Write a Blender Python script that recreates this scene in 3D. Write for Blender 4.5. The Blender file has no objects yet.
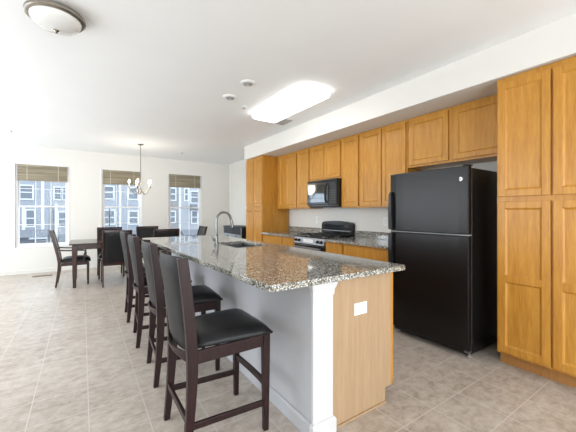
import bpy, bmesh, math, random
from mathutils import Vector, Matrix
random.seed(7)
PI = math.pi
C = bpy.context.scene.collection
SC = bpy.context.scene

# ------------------------------------------------------------ camera
cam_d = bpy.data.cameras.new('camera')
cam = bpy.data.objects.new('camera', cam_d); C.objects.link(cam)
cam.location = (0, 0, 1.30)
cam.rotation_euler = (math.radians(90), 0, math.radians(-33.84))
cam_d.sensor_width = 36; cam_d.lens = 36*306.5/576
cam_d.shift_y = -3.5/576
cam_d.clip_start = 0.05; cam_d.clip_end = 300
SC.camera = cam

# ------------------------------------------------------------ sky and exposure
w = bpy.data.worlds.new('sky'); SC.world = w; w.use_nodes = True
bg = w.node_tree.nodes['Background']
bg.inputs[0].default_value = (0.87, 0.94, 1.0, 1); bg.inputs[1].default_value = 4.0
SC.view_settings.view_transform = 'Standard'; SC.view_settings.look = 'None'
SC.view_settings.gamma = 1; SC.view_settings.use_curve_mapping = False
SC.view_settings.exposure = 0.06

def area(name, loc, rot, sx, sy, power, col):
    l = bpy.data.lights.new(name, 'AREA'); l.shape = 'RECTANGLE'; l.size = sx; l.size_y = sy
    l.energy = power; l.color = col
    o = bpy.data.objects.new(name, l); C.objects.link(o); o.location = loc; o.rotation_euler = rot
    return o
# added area lights, standing in for daylight from unseen openings behind and at left
area('daylight_fill_rear', (0.6, -2.95, 1.35), (PI/2, 0, 0), 5.2, 2.3, 86, (1, 0.985, 0.96))
area('daylight_fill_left', (-2.55, 4.7, 1.35), (PI/2, 0, -PI/2), 5.4, 2.0, 56, (0.94, 0.97, 1.0))

# ------------------------------------------------------------ materials
def new_mat(name):
    m = bpy.data.materials.new(name); m.use_nodes = True
    nt = m.node_tree; b = nt.nodes['Principled BSDF']
    return m, nt, b
def N(nt, t, **kw):
    n = nt.nodes.new(t)
    for k, v in kw.items(): setattr(n, k, v)
    return n
def coords(nt, scale=(1,1,1)):
    t = N(nt, 'ShaderNodeTexCoord'); mp = N(nt, 'ShaderNodeMapping'); mp.inputs['Scale'].default_value = scale
    nt.links.new(t.outputs['Object'], mp.inputs[0]); return mp.outputs[0]
def ramp(nt, src, stops, interp='LINEAR'):
    r = N(nt, 'ShaderNodeValToRGB'); r.color_ramp.interpolation = interp
    el = r.color_ramp.elements
    while len(el) > 1: el.remove(el[-1])
    for i, (p, c) in enumerate(stops):
        e = el[0] if i == 0 else el.new(p)
        e.position = p; e.color = (*c, 1)
    nt.links.new(src, r.inputs[0]); return r.outputs[0]
def bump(nt, b, src, strength, dist=0.002):
    bp = N(nt, 'ShaderNodeBump'); bp.inputs['Strength'].default_value = strength; bp.inputs['Distance'].default_value = dist
    nt.links.new(src, bp.inputs['Height']); nt.links.new(bp.outputs[0], b.inputs['Normal'])
def plain(name, col, rough=0.5, metal=0, var=0.05, scale=6, bmp=0, spec=0.5):
    m, nt, b = new_mat(name)
    n = N(nt, 'ShaderNodeTexNoise'); n.inputs['Scale'].default_value = scale; n.inputs['Detail'].default_value = 3
    nt.links.new(coords(nt), n.inputs['Vector'])
    lo = tuple(max(0, c*(1-var)) for c in col); hi = tuple(min(1, c*(1+var)) for c in col)
    nt.links.new(ramp(nt, n.outputs[0], [(0.3, lo), (0.7, hi)]), b.inputs['Base Color'])
    b.inputs['Roughness'].default_value = rough; b.inputs['Metallic'].default_value = metal
    b.inputs['Specular IOR Level'].default_value = spec
    if bmp: bump(nt, b, n.outputs[0], bmp)
    return m
def wood(name, dark, light, rough=0.35, sc=(14, 14, 1.3), bmp=0.05, spec=0.4):
    m, nt, b = new_mat(name)
    v = coords(nt, sc)
    n = N(nt, 'ShaderNodeTexNoise'); n.inputs['Scale'].default_value = 2.2; n.inputs['Detail'].default_value = 6; n.inputs['Distortion'].default_value = 0.6
    nt.links.new(v, n.inputs['Vector'])
    n2 = N(nt, 'ShaderNodeTexNoise'); n2.inputs['Scale'].default_value = 9; n2.inputs['Detail'].default_value = 4
    nt.links.new(v, n2.inputs['Vector'])
    mx = N(nt, 'ShaderNodeMath', operation='MULTIPLY_ADD'); mx.inputs[1].default_value = 0.4
    sc_ = N(nt, 'ShaderNodeMath', operation='MULTIPLY'); sc_.inputs[1].default_value = 0.6
    nt.links.new(n.outputs[0], sc_.inputs[0]); nt.links.new(n2.outputs[0], mx.inputs[0]); nt.links.new(sc_.outputs[0], mx.inputs[2])
    nt.links.new(ramp(nt, mx.outputs[0], [(0.33, dark), (0.66, light)]), b.inputs['Base Color'])
    b.inputs['Roughness'].default_value = rough; b.inputs['Specular IOR Level'].default_value = spec
    bump(nt, b, mx.outputs[0], bmp)
    return m
def emit(name, col, strength):
    m, nt, b = new_mat(name)
    b.inputs['Base Color'].default_value = (*col, 1); b.inputs['Emission Color'].default_value = (*col, 1)
    b.inputs['Emission Strength'].default_value = strength
    return m
def glass(name, tint=(0.93, 0.96, 0.98), refl=0.006):
    m = bpy.data.materials.new(name); m.use_nodes = True; nt = m.node_tree; nt.nodes.clear()
    o = N(nt, 'ShaderNodeOutputMaterial'); mx = N(nt, 'ShaderNodeMixShader'); mx.inputs[0].default_value = refl
    t = N(nt, 'ShaderNodeBsdfTransparent'); t.inputs[0].default_value = (*tint, 1)
    g = N(nt, 'ShaderNodeBsdfGlossy'); g.inputs['Roughness'].default_value = 0.02
    nt.links.new(t.outputs[0], mx.inputs[1]); nt.links.new(g.outputs[0], mx.inputs[2]); nt.links.new(mx.outputs[0], o.inputs[0])
    return m
def floor_mat():
    m, nt, b = new_mat('floor_tile')
    v = coords(nt)
    mp = nt.nodes[-1]; mp.inputs['Location'].default_value = (-0.033, -0.215, 0)
    br = N(nt, 'ShaderNodeTexBrick'); br.offset = 0; br.squash = 1
    br.inputs['Scale'].default_value = 1; br.inputs['Mortar Size'].default_value = 0.0035; br.inputs['Mortar Smooth'].default_value = 0.3
    br.inputs['Brick Width'].default_value = 0.3165; br.inputs['Row Height'].default_value = 0.3125; br.inputs['Bias'].default_value = 0
    br.inputs['Color1'].default_value = (0.485, 0.485, 0.485, 1); br.inputs['Color2'].default_value = (0.515, 0.515, 0.515, 1)
    br.inputs['Mortar'].default_value = (0.5, 0.5, 0.5, 1)
    nt.links.new(v, br.inputs['Vector'])
    v2 = coords(nt, (1, 1.35, 1))
    n = N(nt, 'ShaderNodeTexNoise'); n.inputs['Scale'].default_value = 11; n.inputs['Detail'].default_value = 8; n.inputs['Roughness'].default_value = 0.72; n.inputs['Distortion'].default_value = 0.3
    nt.links.new(v2, n.inputs['Vector'])
    nb = N(nt, 'ShaderNodeTexNoise'); nb.inputs['Scale'].default_value = 1.6; nb.inputs['Detail'].default_value = 3
    nt.links.new(v2, nb.inputs['Vector'])
    mm = N(nt, 'ShaderNodeMath', operation='MULTIPLY_ADD'); mm.inputs[1].default_value = 0.75
    m2 = N(nt, 'ShaderNodeMath', operation='MULTIPLY'); m2.inputs[1].default_value = 0.25
    nt.links.new(nb.outputs[0], m2.inputs[0]); nt.links.new(n.outputs[0], mm.inputs[0]); nt.links.new(m2.outputs[0], mm.inputs[2])
    col = ramp(nt, mm.outputs[0], [(0.34, FL[0]), (0.5, FL[1]), (0.66, FL[2])])
    tint = N(nt, 'ShaderNodeMix', data_type='RGBA', blend_type='OVERLAY'); tint.inputs[0].default_value = 0.5
    nt.links.new(col, tint.inputs[6]); nt.links.new(br.outputs['Color'], tint.inputs[7])
    fin = N(nt, 'ShaderNodeMix', data_type='RGBA'); fin.inputs[7].default_value = (*FL[3], 1)
    nt.links.new(br.outputs['Fac'], fin.inputs[0]); nt.links.new(tint.outputs[2], fin.inputs[6])
    nt.links.new(fin.outputs[2], b.inputs['Base Color'])
    b.inputs['Roughness'].default_value = 0.36
    bp = N(nt, 'ShaderNodeBump'); bp.inputs['Strength'].default_value = 0.15; bp.inputs['Distance'].default_value = 0.002; bp.invert = True
    nt.links.new(br.outputs['Fac'], bp.inputs['Height']); nt.links.new(bp.outputs[0], b.inputs['Normal'])
    return m
def granite(name):
    m, nt, b = new_mat(name)
    v = coords(nt)
    vo = N(nt, 'ShaderNodeTexVoronoi'); vo.inputs['Scale'].default_value = 175; vo.inputs['Randomness'].default_value = 1
    nt.links.new(v, vo.inputs['Vector'])
    sep = N(nt, 'ShaderNodeSeparateColor'); nt.links.new(vo.outputs['Color'], sep.inputs[0])
    base = ramp(nt, sep.outputs[0], [(0.0, (0.015, 0.017, 0.02)), (0.18, (0.07, 0.075, 0.075)), (0.32, (0.22, 0.20, 0.15)), (0.48, (0.35, 0.335, 0.27)), (0.66, (0.50, 0.50, 0.46)), (0.82, (0.80, 0.82, 0.83))], 'CONSTANT')
    n = N(nt, 'ShaderNodeTexNoise'); n.inputs['Scale'].default_value = 28; n.inputs['Detail'].default_value = 5
    nt.links.new(v, n.inputs['Vector'])
    k = ramp(nt, n.outputs[0], [(0.36, (0.50, 0.48, 0.43)), (0.62, (1, 1, 1))])
    mx = N(nt, 'ShaderNodeMix', data_type='RGBA', blend_type='MULTIPLY'); mx.inputs[0].default_value = 0.8
    nt.links.new(base, mx.inputs[6]); nt.links.new(k, mx.inputs[7]); nt.links.new(mx.outputs[2], b.inputs['Base Color'])
    b.inputs['Roughness'].default_value = 0.04; b.inputs['IOR'].default_value = 1.9; b.inputs['Specular IOR Level'].default_value = 0.6
    return m
FL = [(0.31, 0.25, 0.20), (0.455, 0.395, 0.34), (0.57, 0.52, 0.46), (0.565, 0.525, 0.475)]
M = {}
M['wall'] = plain('wall_paint', (0.735, 0.72, 0.68), 0.85, var=0.01, scale=2)
M['kneewall_shade'] = plain('island_wall_shaded_white', (0.46, 0.465, 0.49), 0.8, var=0.02, scale=2)  # shade put into the colour: white knee wall and its baseboard greyed
M['ceiling'] = plain('ceiling_paint', (0.875, 0.885, 0.885), 0.9, var=0.01, scale=2)
M['trim'] = plain('white_trim_paint', (0.74, 0.74, 0.75), 0.5, var=0.01)
M['floor'] = floor_mat()
M['cab'] = wood('honey_maple', (0.40, 0.165, 0.020), (0.56, 0.275, 0.042), 0.34)
M['kick'] = wood('maple_toe_kick', (0.33, 0.15, 0.04), (0.43, 0.21, 0.065), 0.5)
M['veneer'] = wood('island_end_veneer', (0.35, 0.238, 0.138), (0.44, 0.305, 0.185), 0.45, (20, 20, 1.0), 0.02)
M['gran'] = granite('speckled_granite')
M['espresso'] = wood('espresso_wood', (0.010, 0.005, 0.005), (0.030, 0.010, 0.010), 0.40, (30, 30, 3), 0.02, 0.28)
M['mahogany'] = wood('mahogany_wood', (0.022, 0.009, 0.007), (0.055, 0.020, 0.014), 0.16, (3, 25, 25), 0.02)
M['leather'] = plain('black_leather', (0.012, 0.012, 0.013), 0.36, var=0.2, scale=14, bmp=0.25, spec=0.26)
M['leather_back'] = plain('grey_black_leather', (0.014, 0.014, 0.014), 0.45, var=0.2, scale=20, bmp=0.2, spec=0.18)
M['black'] = plain('black_enamel', (0.008, 0.008, 0.009), 0.15, var=0.1)
M['fridge'] = plain('textured_black_enamel', (0.007, 0.006, 0.006), 0.27, var=0.25, scale=60, bmp=0.3, spec=0.3)
M['blackplastic'] = plain('black_plastic', (0.009, 0.010, 0.011), 0.35, var=0.1, spec=0.35)
M['screen'] = plain('dark_glass', (0.02, 0.025, 0.03), 0.06, var=0.05)
M['mirror_glass'] = plain('mirrored_oven_glass', (0.16, 0.17, 0.185), 0.05, metal=1, var=0.03)
M['steel'] = plain('brushed_steel', (0.30, 0.31, 0.335), 0.35, metal=1, var=0.06, scale=30)
M['sinksteel'] = plain('sink_steel', (0.16, 0.17, 0.18), 0.45, metal=1, var=0.06, scale=30)
M['nickel'] = plain('brushed_nickel', (0.34, 0.31, 0.27), 0.25, metal=1, var=0.08, scale=30)
M['darknickel'] = plain('dark_faucet_nickel', (0.17, 0.17, 0.17), 0.22, metal=1, var=0.08, scale=30)
M['bowl'] = plain('frosted_bowl_glass', (0.72, 0.72, 0.70), 0.25, var=0.03)
M['white'] = plain('white_plastic', (0.85, 0.85, 0.84), 0.4, var=0.01)
M['grey'] = plain('grey_metal', (0.28, 0.28, 0.28), 0.5, var=0.05)
M['darkgrey'] = plain('dark_grey_print', (0.05, 0.05, 0.055), 0.5)
M['satin_black'] = plain('satin_black', (0.014, 0.017, 0.022), 0.5, spec=0.25)
M['bronze'] = plain('bronze_register', (0.16, 0.12, 0.08), 0.5, metal=0.6, var=0.1)
M['blind'] = wood('woven_blind', (0.14, 0.115, 0.075), (0.40, 0.35, 0.25), 0.7, (0.4, 1, 17), 0.05)
M['cord'] = plain('blind_cord', (0.62, 0.58, 0.46), 0.8)
M['diffuser'] = emit('lit_diffuser', (1.0, 0.98, 0.94), 5.5)
M['bulb'] = emit('lit_bulb', (1.0, 0.86, 0.62), 9)
M['spot'] = plain('frosted_lamp_face', (0.6, 0.6, 0.58), 0.3)
M['post'] = plain('post_white_paint', (0.62, 0.625, 0.64), 0.55, var=0.01)
M['glass'] = glass('window_glass')
M['siding'] = plain('blue_grey_siding', (0.225, 0.24, 0.27), 0.8, var=0.06, scale=1)
M['siding2'] = plain('pale_grey_siding', (0.27, 0.275, 0.295), 0.8, var=0.06, scale=1)
M['siding3'] = plain('taupe_siding', (0.20, 0.19, 0.19), 0.8, var=0.06, scale=1)
M['exttrim'] = plain('exterior_white_trim', (0.47, 0.49, 0.52), 0.6, var=0.02)
M['extglass'] = plain('far_window_glass', (0.10, 0.115, 0.14), 0.3, var=0.1)
M['roof'] = plain('porch_shingle', (0.14, 0.15, 0.17), 0.9, var=0.15, scale=8)
M['stone'] = plain('facade_stone', (0.15, 0.15, 0.16), 0.9, var=0.35, scale=5)
M['ground'] = plain('street_asphalt', (0.12, 0.12, 0.13), 0.9, var=0.1)

# ------------------------------------------------------------ mesh helpers
def bx(bm, x0, x1, y0, y1, z0, z1):
    if x0 > x1: x0, x1 = x1, x0
    if y0 > y1: y0, y1 = y1, y0
    v = [bm.verts.new((x, y, z)) for x in (x0, x1) for y in (y0, y1) for z in (z0, z1)]
    for f in ((0,1,3,2),(4,6,7,5),(0,4,5,1),(2,3,7,6),(0,2,6,4),(1,5,7,3)): bm.faces.new([v[i] for i in f])
def prism(bm, pts, z0, z1):
    a = [bm.verts.new((x, y, z0)) for x, y in pts]; b = [bm.verts.new((x, y, z1)) for x, y in pts]
    n = len(pts)
    bm.faces.new(a[::-1]); bm.faces.new(b)
    for i in range(n): bm.faces.new((a[i], a[(i+1)%n], b[(i+1)%n], b[i]))
def extrude_y(bm, pts, y0, y1):      # profile in x,z
    a = [bm.verts.new((x, y0, z)) for x, z in pts]; b = [bm.verts.new((x, y1, z)) for x, z in pts]
    n = len(pts)
    bm.faces.new(a); bm.faces.new(b[::-1])
    for i in range(n): bm.faces.new((a[i], b[i], b[(i+1)%n], a[(i+1)%n]))
def extrude_x(bm, pts, x0, x1):      # profile in y,z
    a = [bm.verts.new((x0, y, z)) for y, z in pts]; b = [bm.verts.new((x1, y, z)) for y, z in pts]
    n = len(pts)
    bm.faces.new(a); bm.faces.new(b[::-1])
    for i in range(n): bm.faces.new((a[i], b[i], b[(i+1)%n], a[(i+1)%n]))
def lathe(bm, prof, cx=0, cy=0, seg=28):
    rings = []
    for r, z in prof:
        if r < 1e-5: rings.append([bm.verts.new((cx, cy, z))])
        else: rings.append([bm.verts.new((cx+r*math.cos(2*PI*i/seg), cy+r*math.sin(2*PI*i/seg), z)) for i in range(seg)])
    for a, b in zip(rings, rings[1:]):
        for i in range(seg):
            j = (i+1) % seg
            if len(a) == 1 and len(b) == 1: continue
            if len(a) == 1: bm.faces.new((a[0], b[i], b[j]))
            elif len(b) == 1: bm.faces.new((a[i], a[j], b[0]))
            else: bm.faces.new((a[i], a[j], b[j], b[i]))
    for r in (rings[0], rings[-1]):
        if len(r) > 1: bm.faces.new(r)
def tube(bm, pts, rad, seg=12):
    pts = [Vector(p) for p in pts]
    if not hasattr(rad, '__len__'): rad = [rad]*len(pts)
    ref = None; rings = []
    for i, p in enumerate(pts):
        t = (pts[min(i+1, len(pts)-1)] - pts[max(i-1, 0)]).normalized()
        if ref is None: ref = Vector((0,0,1)) if abs(t.z) < 0.9 else Vector((1,0,0))
        n = (ref - t*ref.dot(t)).normalized(); ref = n; bn = t.cross(n)
        rings.append([bm.verts.new(p + (n*math.cos(2*PI*k/seg) + bn*math.sin(2*PI*k/seg))*rad[i]) for k in range(seg)])
    for a, b in zip(rings, rings[1:]):
        for k in range(seg): bm.faces.new((a[k], a[(k+1)%seg], b[(k+1)%seg], b[k]))
    bm.faces.new(rings[0]); bm.faces.new(rings[-1][::-1])
def bar(bm, secs):        # secs: (x, y, z, half_x, half_y) horizontal rectangular sections up a leg
    rings = [[bm.verts.new((x+sx*hx, y+sy*hy, z)) for sx, sy in ((-1,-1),(1,-1),(1,1),(-1,1))] for x, y, z, hx, hy in secs]
    for a, b in zip(rings, rings[1:]):
        for k in range(4): bm.faces.new((a[k], a[(k+1)%4], b[(k+1)%4], b[k]))
    bm.faces.new(rings[0][::-1]); bm.faces.new(rings[-1])
def rail(bm, p0, p1, wd, ht, bow=(0,0,0), n=1):   # rectangular rail between two points, bowed at mid
    p0, p1, bow = Vector(p0), Vector(p1), Vector(bow)
    d = (p1-p0); side = Vector((-d.y, d.x, 0)).normalized()*wd/2; up = Vector((0,0,ht/2))
    rings = []
    for i in range(n+1):
        t = i/n; c = p0 + d*t + bow*(4*t*(1-t))
        rings.append([bm.verts.new(c+q) for q in (-side-up, side-up, side+up, -side+up)])
    for a, b in zip(rings, rings[1:]):
        for k in range(4): bm.faces.new((a[k], a[(k+1)%4], b[(k+1)%4], b[k]))
    bm.faces.new(rings[0]); bm.faces.new(rings[-1])
def cushion(bm, cx, cy, z0, z1, hx, hyf, hyr, n=14, sag=0.0, crown=0.3):
    top = []; bot = []
    for i in range(n+1):
        u = math.sin((-1+2*i/n)*PI/2); rt = []; rb = []
        for j in range(n+1):
            v = math.sin((-1+2*j/n)*PI/2)
            hy = hyr + (hyf-hyr)*(u+1)/2
            e = max(0, 1-abs(u)**9)**0.5 * max(0, 1-abs(v)**9)**0.5
            h = (z1-z0)*((1-crown)*e + crown*e*(1-u*u*0.6)*(1-v*v*0.6)) - sag*math.exp(-(u*u+v*v)*4)
            rt.append(bm.verts.new((cx+u*hx, cy+v*hy, z0+0.012+max(0, h-0.012))))
            rb.append(bm.verts.new((cx+u*hx*0.985, cy+v*hy*0.985, z0)))
        top.append(rt); bot.append(rb)
    for i in range(n):
        for j in range(n):
            bm.faces.new((top[i][j], top[i+1][j], top[i+1][j+1], top[i][j+1]))
            bm.faces.new((bot[i][j], bot[i][j+1], bot[i+1][j+1], bot[i+1][j]))
    for i in range(n):
        bm.faces.new((top[i][0], bot[i][0], bot[i+1][0], top[i+1][0])); bm.faces.new((top[i][n], top[i+1][n], bot[i+1][n], bot[i][n]))
        bm.faces.new((top[0][i], top[0][i+1], bot[0][i+1], bot[0][i])); bm.faces.new((top[n][i], bot[n][i], bot[n][i+1], top[n][i+1]))
def slab_back(bm, xf, z0, z1, hy, bulge, th, ny=14, nz=12, topc=0.0, puff=0.0):   # upright padded panel following x = xf(z)
    F = []; B = []
    for a in range(nz+1):
        z = z0+(z1-z0)*a/nz; rf = []; rb = []
        for b in range(ny+1):
            t = -1+2*b/ny
            o = -bulge*(0.55+0.45*a/nz)*(1-t*t); e = (max(0, 1-abs(t)**8)**0.5)*(max(0, 1-abs(-1+2*a/nz)**10)**0.5)
            zz = z + (topc*(1-t*t)*(a/nz) if topc else 0)
            h = th/2*(0.35+0.65*e) + puff*e
            rf.append(bm.verts.new((xf(z)+o+h, t*hy, zz))); rb.append(bm.verts.new((xf(z)+o-h, t*hy, zz)))
        F.append(rf); B.append(rb)
    for a in range(nz):
        for b in range(ny):
            bm.faces.new((F[a][b], F[a][b+1], F[a+1][b+1], F[a+1][b])); bm.faces.new((B[a][b], B[a+1][b], B[a+1][b+1], B[a][b+1]))
    for b in range(ny):
        bm.faces.new((F[0][b], B[0][b], B[0][b+1], F[0][b+1])); bm.faces.new((F[nz][b], F[nz][b+1], B[nz][b+1], B[nz][b]))
    for a in range(nz):
        bm.faces.new((F[a][0], F[a+1][0], B[a+1][0], B[a][0])); bm.faces.new((F[a][ny], B[a][ny], B[a+1][ny], F[a+1][ny]))
def obj(name, bm, m, parent=None, bev=0.0, smooth=False, seg=2):
    bmesh.ops.recalc_face_normals(bm, faces=bm.faces)
    me = bpy.data.meshes.new(name); bm.to_mesh(me); bm.free()
    me.materials.append(M[m])
    o = bpy.data.objects.new(name, me); C.objects.link(o)
    if parent is not None: o.parent = parent
    if smooth:
        for p in me.polygons: p.use_smooth = True
        me.set_sharp_from_angle(angle=math.radians(40))
    if bev:
        b = o.modifiers.new('bevel', 'BEVEL'); b.width = bev; b.segments = seg; b.limit_method = 'ANGLE'
        b.harden_normals = False
    return o
def boxo(name, m, parent, dims, bev=0.0, seg=2):
    bm = bmesh.new(); bx(bm, *dims); return obj(name, bm, m, parent, bev, seg=seg)
def thing(name, label, cat, loc=(0,0,0), rz=0, group=None):
    o = bpy.data.objects.new(name, None); C.objects.link(o); o.empty_display_size = 0.1
    o.location = loc; o.rotation_euler = (0, 0, rz); o['label'] = label; o['category'] = cat
    if group: o['group'] = group
    return o
def tag(o, label, cat, group=None):
    o['label'] = label; o['category'] = cat
    if group: o['group'] = group
    return o
def struct(o): o['kind'] = 'structure'; return o
def copy_tree(o, parent=None):
    c = o.copy(); C.objects.link(c)
    if parent is not None: c.parent = parent
    for ch in [k for k in bpy.data.objects if k.parent == o]: copy_tree(ch, c)
    return c
def dup(root, loc, rz, label):
    r = copy_tree(root); r.location = loc; r.rotation_euler = (0, 0, rz); r['label'] = label; return r

# ------------------------------------------------------------ room
CEIL = 2.72; YW = 8.5; XR = 3.60; XL = -2.6; YB = -3.0
struct(boxo('floor', 'floor', None, (XL-0.12, XR+0.12, YB-0.12, YW+0.12, -0.1, 0)))
struct(boxo('ceiling', 'ceiling', None, (XL-0.12, XR+0.12, YB-0.12, YW+0.12, CEIL, CEIL+0.1)))
WX = [(-1.172, -0.254), (0.374, 1.25), (1.89, 2.769)]; WZ0, WZ1 = 0.557, 2.323
bm = bmesh.new()
xs = [XL-0.12] + [v for p in WX for v in p] + [XR+0.12]
for i in range(0, len(xs), 2): bx(bm, xs[i], xs[i+1], YW, YW+0.12, 0, CEIL)
for a, b in WX: bx(bm, a, b, YW, YW+0.12, 0, WZ0); bx(bm, a, b, YW, YW+0.12, WZ1, CEIL)
struct(obj('wall_back', bm, 'wall'))
struct(boxo('wall_right', 'wall', None, (XR, XR+0.12, YB, YW, 0, CEIL)))
bm = bmesh.new()      # left wall with a wide unseen opening, added to let daylight in
bx(bm, XL-0.12, XL, YB, 1.6, 0, CEIL); bx(bm, XL-0.12, XL, 8.2, YW, 0, CEIL); bx(bm, XL-0.12, XL, 1.6, 8.2, 2.4, CEIL); bx(bm, XL-0.12, XL, 1.6, 8.2, 0, 0.3)
struct(obj('wall_left', bm, 'wall'))
bm = bmesh.new()
bx(bm, XL, -2.1, YB-0.12, YB, 0, CEIL); bx(bm, 3.3, XR, YB-0.12, YB, 0, CEIL); bx(bm, -2.1, 3.3, YB-0.12, YB, 2.5, CEIL)
struct(obj('wall_rear', bm, 'wall'))
struct(boxo('wall_soffit', 'wall', None, (2.92, XR, -2.0, 6.06, 2.44, CEIL)))
def bboard(name, pts, along, x0, x1):
    bm = bmesh.new()
    (extrude_x if along == 'x' else extrude_y)(bm, pts, x0, x1); struct(obj(name, bm, 'wall'))
bboard('baseboard_back', [(YW, 0), (YW-0.016, 0), (YW-0.016, 0.075), (YW-0.006, 0.09), (YW, 0.09)], 'x', XL, XR)
bboard('baseboard_right', [(XR, 0), (XR-0.016, 0), (XR-0.016, 0.075), (XR-0.006, 0.09), (XR, 0.09)], 'y', 6.10, YW-0.02)

# windows: white double-hung frames, each sash with a grid of bars
for i, (a, b) in enumerate(WX):
    y0, y1 = YW+0.03, YW+0.10
    bm = bmesh.new(); t = 0.035
    bx(bm, a, a+t, y0, y1, WZ0, WZ1); bx(bm, b-t, b, y0, y1, WZ0, WZ1); bx(bm, a+t, b-t, y0, y1, WZ1-t, WZ1); bx(bm, a+t, b-t, y0, y1, WZ0, WZ0+0.04)
    bx(bm, a-0.012, b+0.012, YW-0.012, y0, WZ0-0.015, WZ0+0.006)
    bx(bm, a-0.012, a, YW-0.006, YW, WZ0, WZ1+0.012); bx(bm, b, b+0.012, YW-0.006, YW, WZ0, WZ1+0.012); bx(bm, a, b, YW-0.006, YW, WZ1, WZ1+0.012)
    win = struct(obj('window_%d' % (i+1), bm, 'trim'))
    mid = 1.43
    for (z0, z1, yy) in ((mid-0.02, WZ1-t, YW+0.072), (WZ0+0.04, mid+0.02, YW+0.042)):
        bm = bmesh.new(); s = 0.032; x0, x1 = a+t, b-t
        bx(bm, x0, x0+s, yy, yy+0.026, z0, z1); bx(bm, x1-s, x1, yy, yy+0.026, z0, z1)
        bx(bm, x0+s, x1-s, yy, yy+0.026, z0, z0+0.04); bx(bm, x0+s, x1-s, yy, yy+0.026, z1-0.036, z1)
        sash = obj('sash', bm, 'trim', win)
        bm = bmesh.new()
        for k in (1, 2):
            xx = x0+s+(x1-x0-2*s)*k/3; bx(bm, xx-0.006, xx+0.006, yy+0.007, yy+0.019, z0+0.04, z1-0.036)
        zz = z0 + (z1-z0)*(0.46 if z0 > 1 else 0.52)
        for k in range(3):
            xa = x0+s+(x1-x0-2*s)*k/3; xb = x0+s+(x1-x0-2*s)*(k+1)/3
            bx(bm, xa+(0.006 if k else 0), xb-(0.006 if k < 2 else 0), yy+0.007, yy+0.019, zz-0.006, zz+0.006)
        obj('muntin_grid', bm, 'trim', sash)
        boxo('glass_pane', 'glass', sash, (x0+s, x1-s, yy+0.011, yy+0.015, z0+0.04, z1-0.036))

# ------------------------------------------------------------ across the street
struct(boxo('ground', 'ground', None, (-40, 60, 9.5, 70, -4.6, -4.5)))
def town(name, label, x0, x1, y, mat, wins, extras=()):
    t = thing(name, label, 'building', ((x0+x1)/2, y, -4.5), 0, 'townhouses across the street')
    ox, oz = (x0+x1)/2, -4.5
    boxo('wall', mat, t, (x0-ox, x1-ox, 0, 8, 0, 13.5))
    bm = bmesh.new()
    extrude_x(bm, [(-0.4, 13.5), (8.4, 13.5), (4, 16.0)], x0-ox, x1-ox); obj('roof', bm, 'roof', t)
    for (a, b, c, d) in wins:
        bm = bmesh.new(); a -= ox; b -= ox; c -= oz; d -= oz; s = 0.13
        bx(bm, a-s, a, -0.08, 0, c-s, d+s); bx(bm, b, b+s, -0.08, 0, c-s, d+s); bx(bm, a, b, -0.08, 0, c-s, c); bx(bm, a, b, -0.08, 0, d, d+s)
        bx(bm, a, b, -0.05, 0, (c+d)/2-0.05, (c+d)/2+0.05)
        wn = obj('window', bm, 'exttrim', t)
        boxo('pane', 'extglass', wn, (a, b, -0.03, 0, c, d))
    for nm, m, (a, b, c, d, e, f) in extras:
        if nm == 'porch_roof':
            bm = bmesh.new(); extrude_x(bm, [(0, e-oz), (-(-c), e-oz), (0, f-oz)], a-ox, b-ox); obj(nm, bm, m, t)
        else: boxo(nm, m, t, (a-ox, b-ox, c, d, e-oz, f-oz))
    return t
town('townhouse', 'blue-grey sided townhouse seen through the left window', -9.0, -2.75, 40, 'siding',
     [(-5.1, -4.2, 2.7, 3.95), (-4.65, -4.05, -0.05, 1.5), (-6.9, -6.0, 2.7, 3.95), (-7.1, -6.0, -0.1, 1.5), (-3.9, -3.1, -2.0, -1.2), (-6.5, -5.6, -3.5, -1.6)],
     [('corner_trim', 'exttrim', (-5.0, -4.75, -0.06, 0, -0.5, 1.9)), ('corner_trim', 'exttrim', (-3.5, -3.25, -0.06, 0, -0.5, 4.6)),
      ('porch_roof', 'roof', (-6.5, -2.9, -1.6, 0, -1.1, -0.4)), ('porch_beam', 'exttrim', (-4.3, -2.9, -1.5, -1.3, -1.3, -1.1))])
town('townhouse', 'paler townhouse with a stone strip at the right edge of the left window', -2.75, 1.2, 40, 'siding2',
     [(-2.4, -1.9, 2.7, 3.9), (-1.7, -1.2, 2.7, 3.9), (-2.05, -1.4, -0.1, 1.3), (0.0, 0.8, 2.7, 3.9), (0.0, 0.8, -0.1, 1.4)],
     [('stone_strip', 'stone', (-2.75, -2.45, -0.1, 0, -4.5, 2.1)), ('corner_trim', 'exttrim', (-2.4, -2.15, -0.12, 0, -2.5, 2.2)),
      ('porch_roof', 'roof', (-2.0, 0.8, -1.4, 0, -1.6, -1.0))])
town('townhouse', 'grey-blue townhouse filling the middle window', 1.2, 7.6, 40, 'siding',
     [(2.0, 2.9, 2.9, 4.2), (2.0, 2.45, 0.0, 1.5), (2.6, 3.0, 0.0, 1.5), (4.5, 5.4, 2.9, 4.15), (4.55, 5.4, 0.0, 1.4), (6.4, 7.2, 2.9, 4.1)],
     [('corner_trim', 'exttrim', (3.5, 3.7, -0.06, 0, -4, 4.6)), ('corner_trim', 'exttrim', (1.6, 1.85, -0.06, 0, -4, 2.0)), ('porch_roof', 'roof', (1.8, 6.0, -1.5, 0, -1.4, -0.8))])
town('townhouse', 'darker taupe townhouse at the left of the right-hand window', 7.6, 10.1, 40, 'siding3',
     [(9.0, 9.7, 2.9, 4.3), (8.0, 8.5, 2.9, 4.3), (9.05, 9.65, 0.1, 1.4)],
     [('corner_trim', 'exttrim', (8.7, 8.85, -0.06, 0, -4, 5))])
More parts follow.
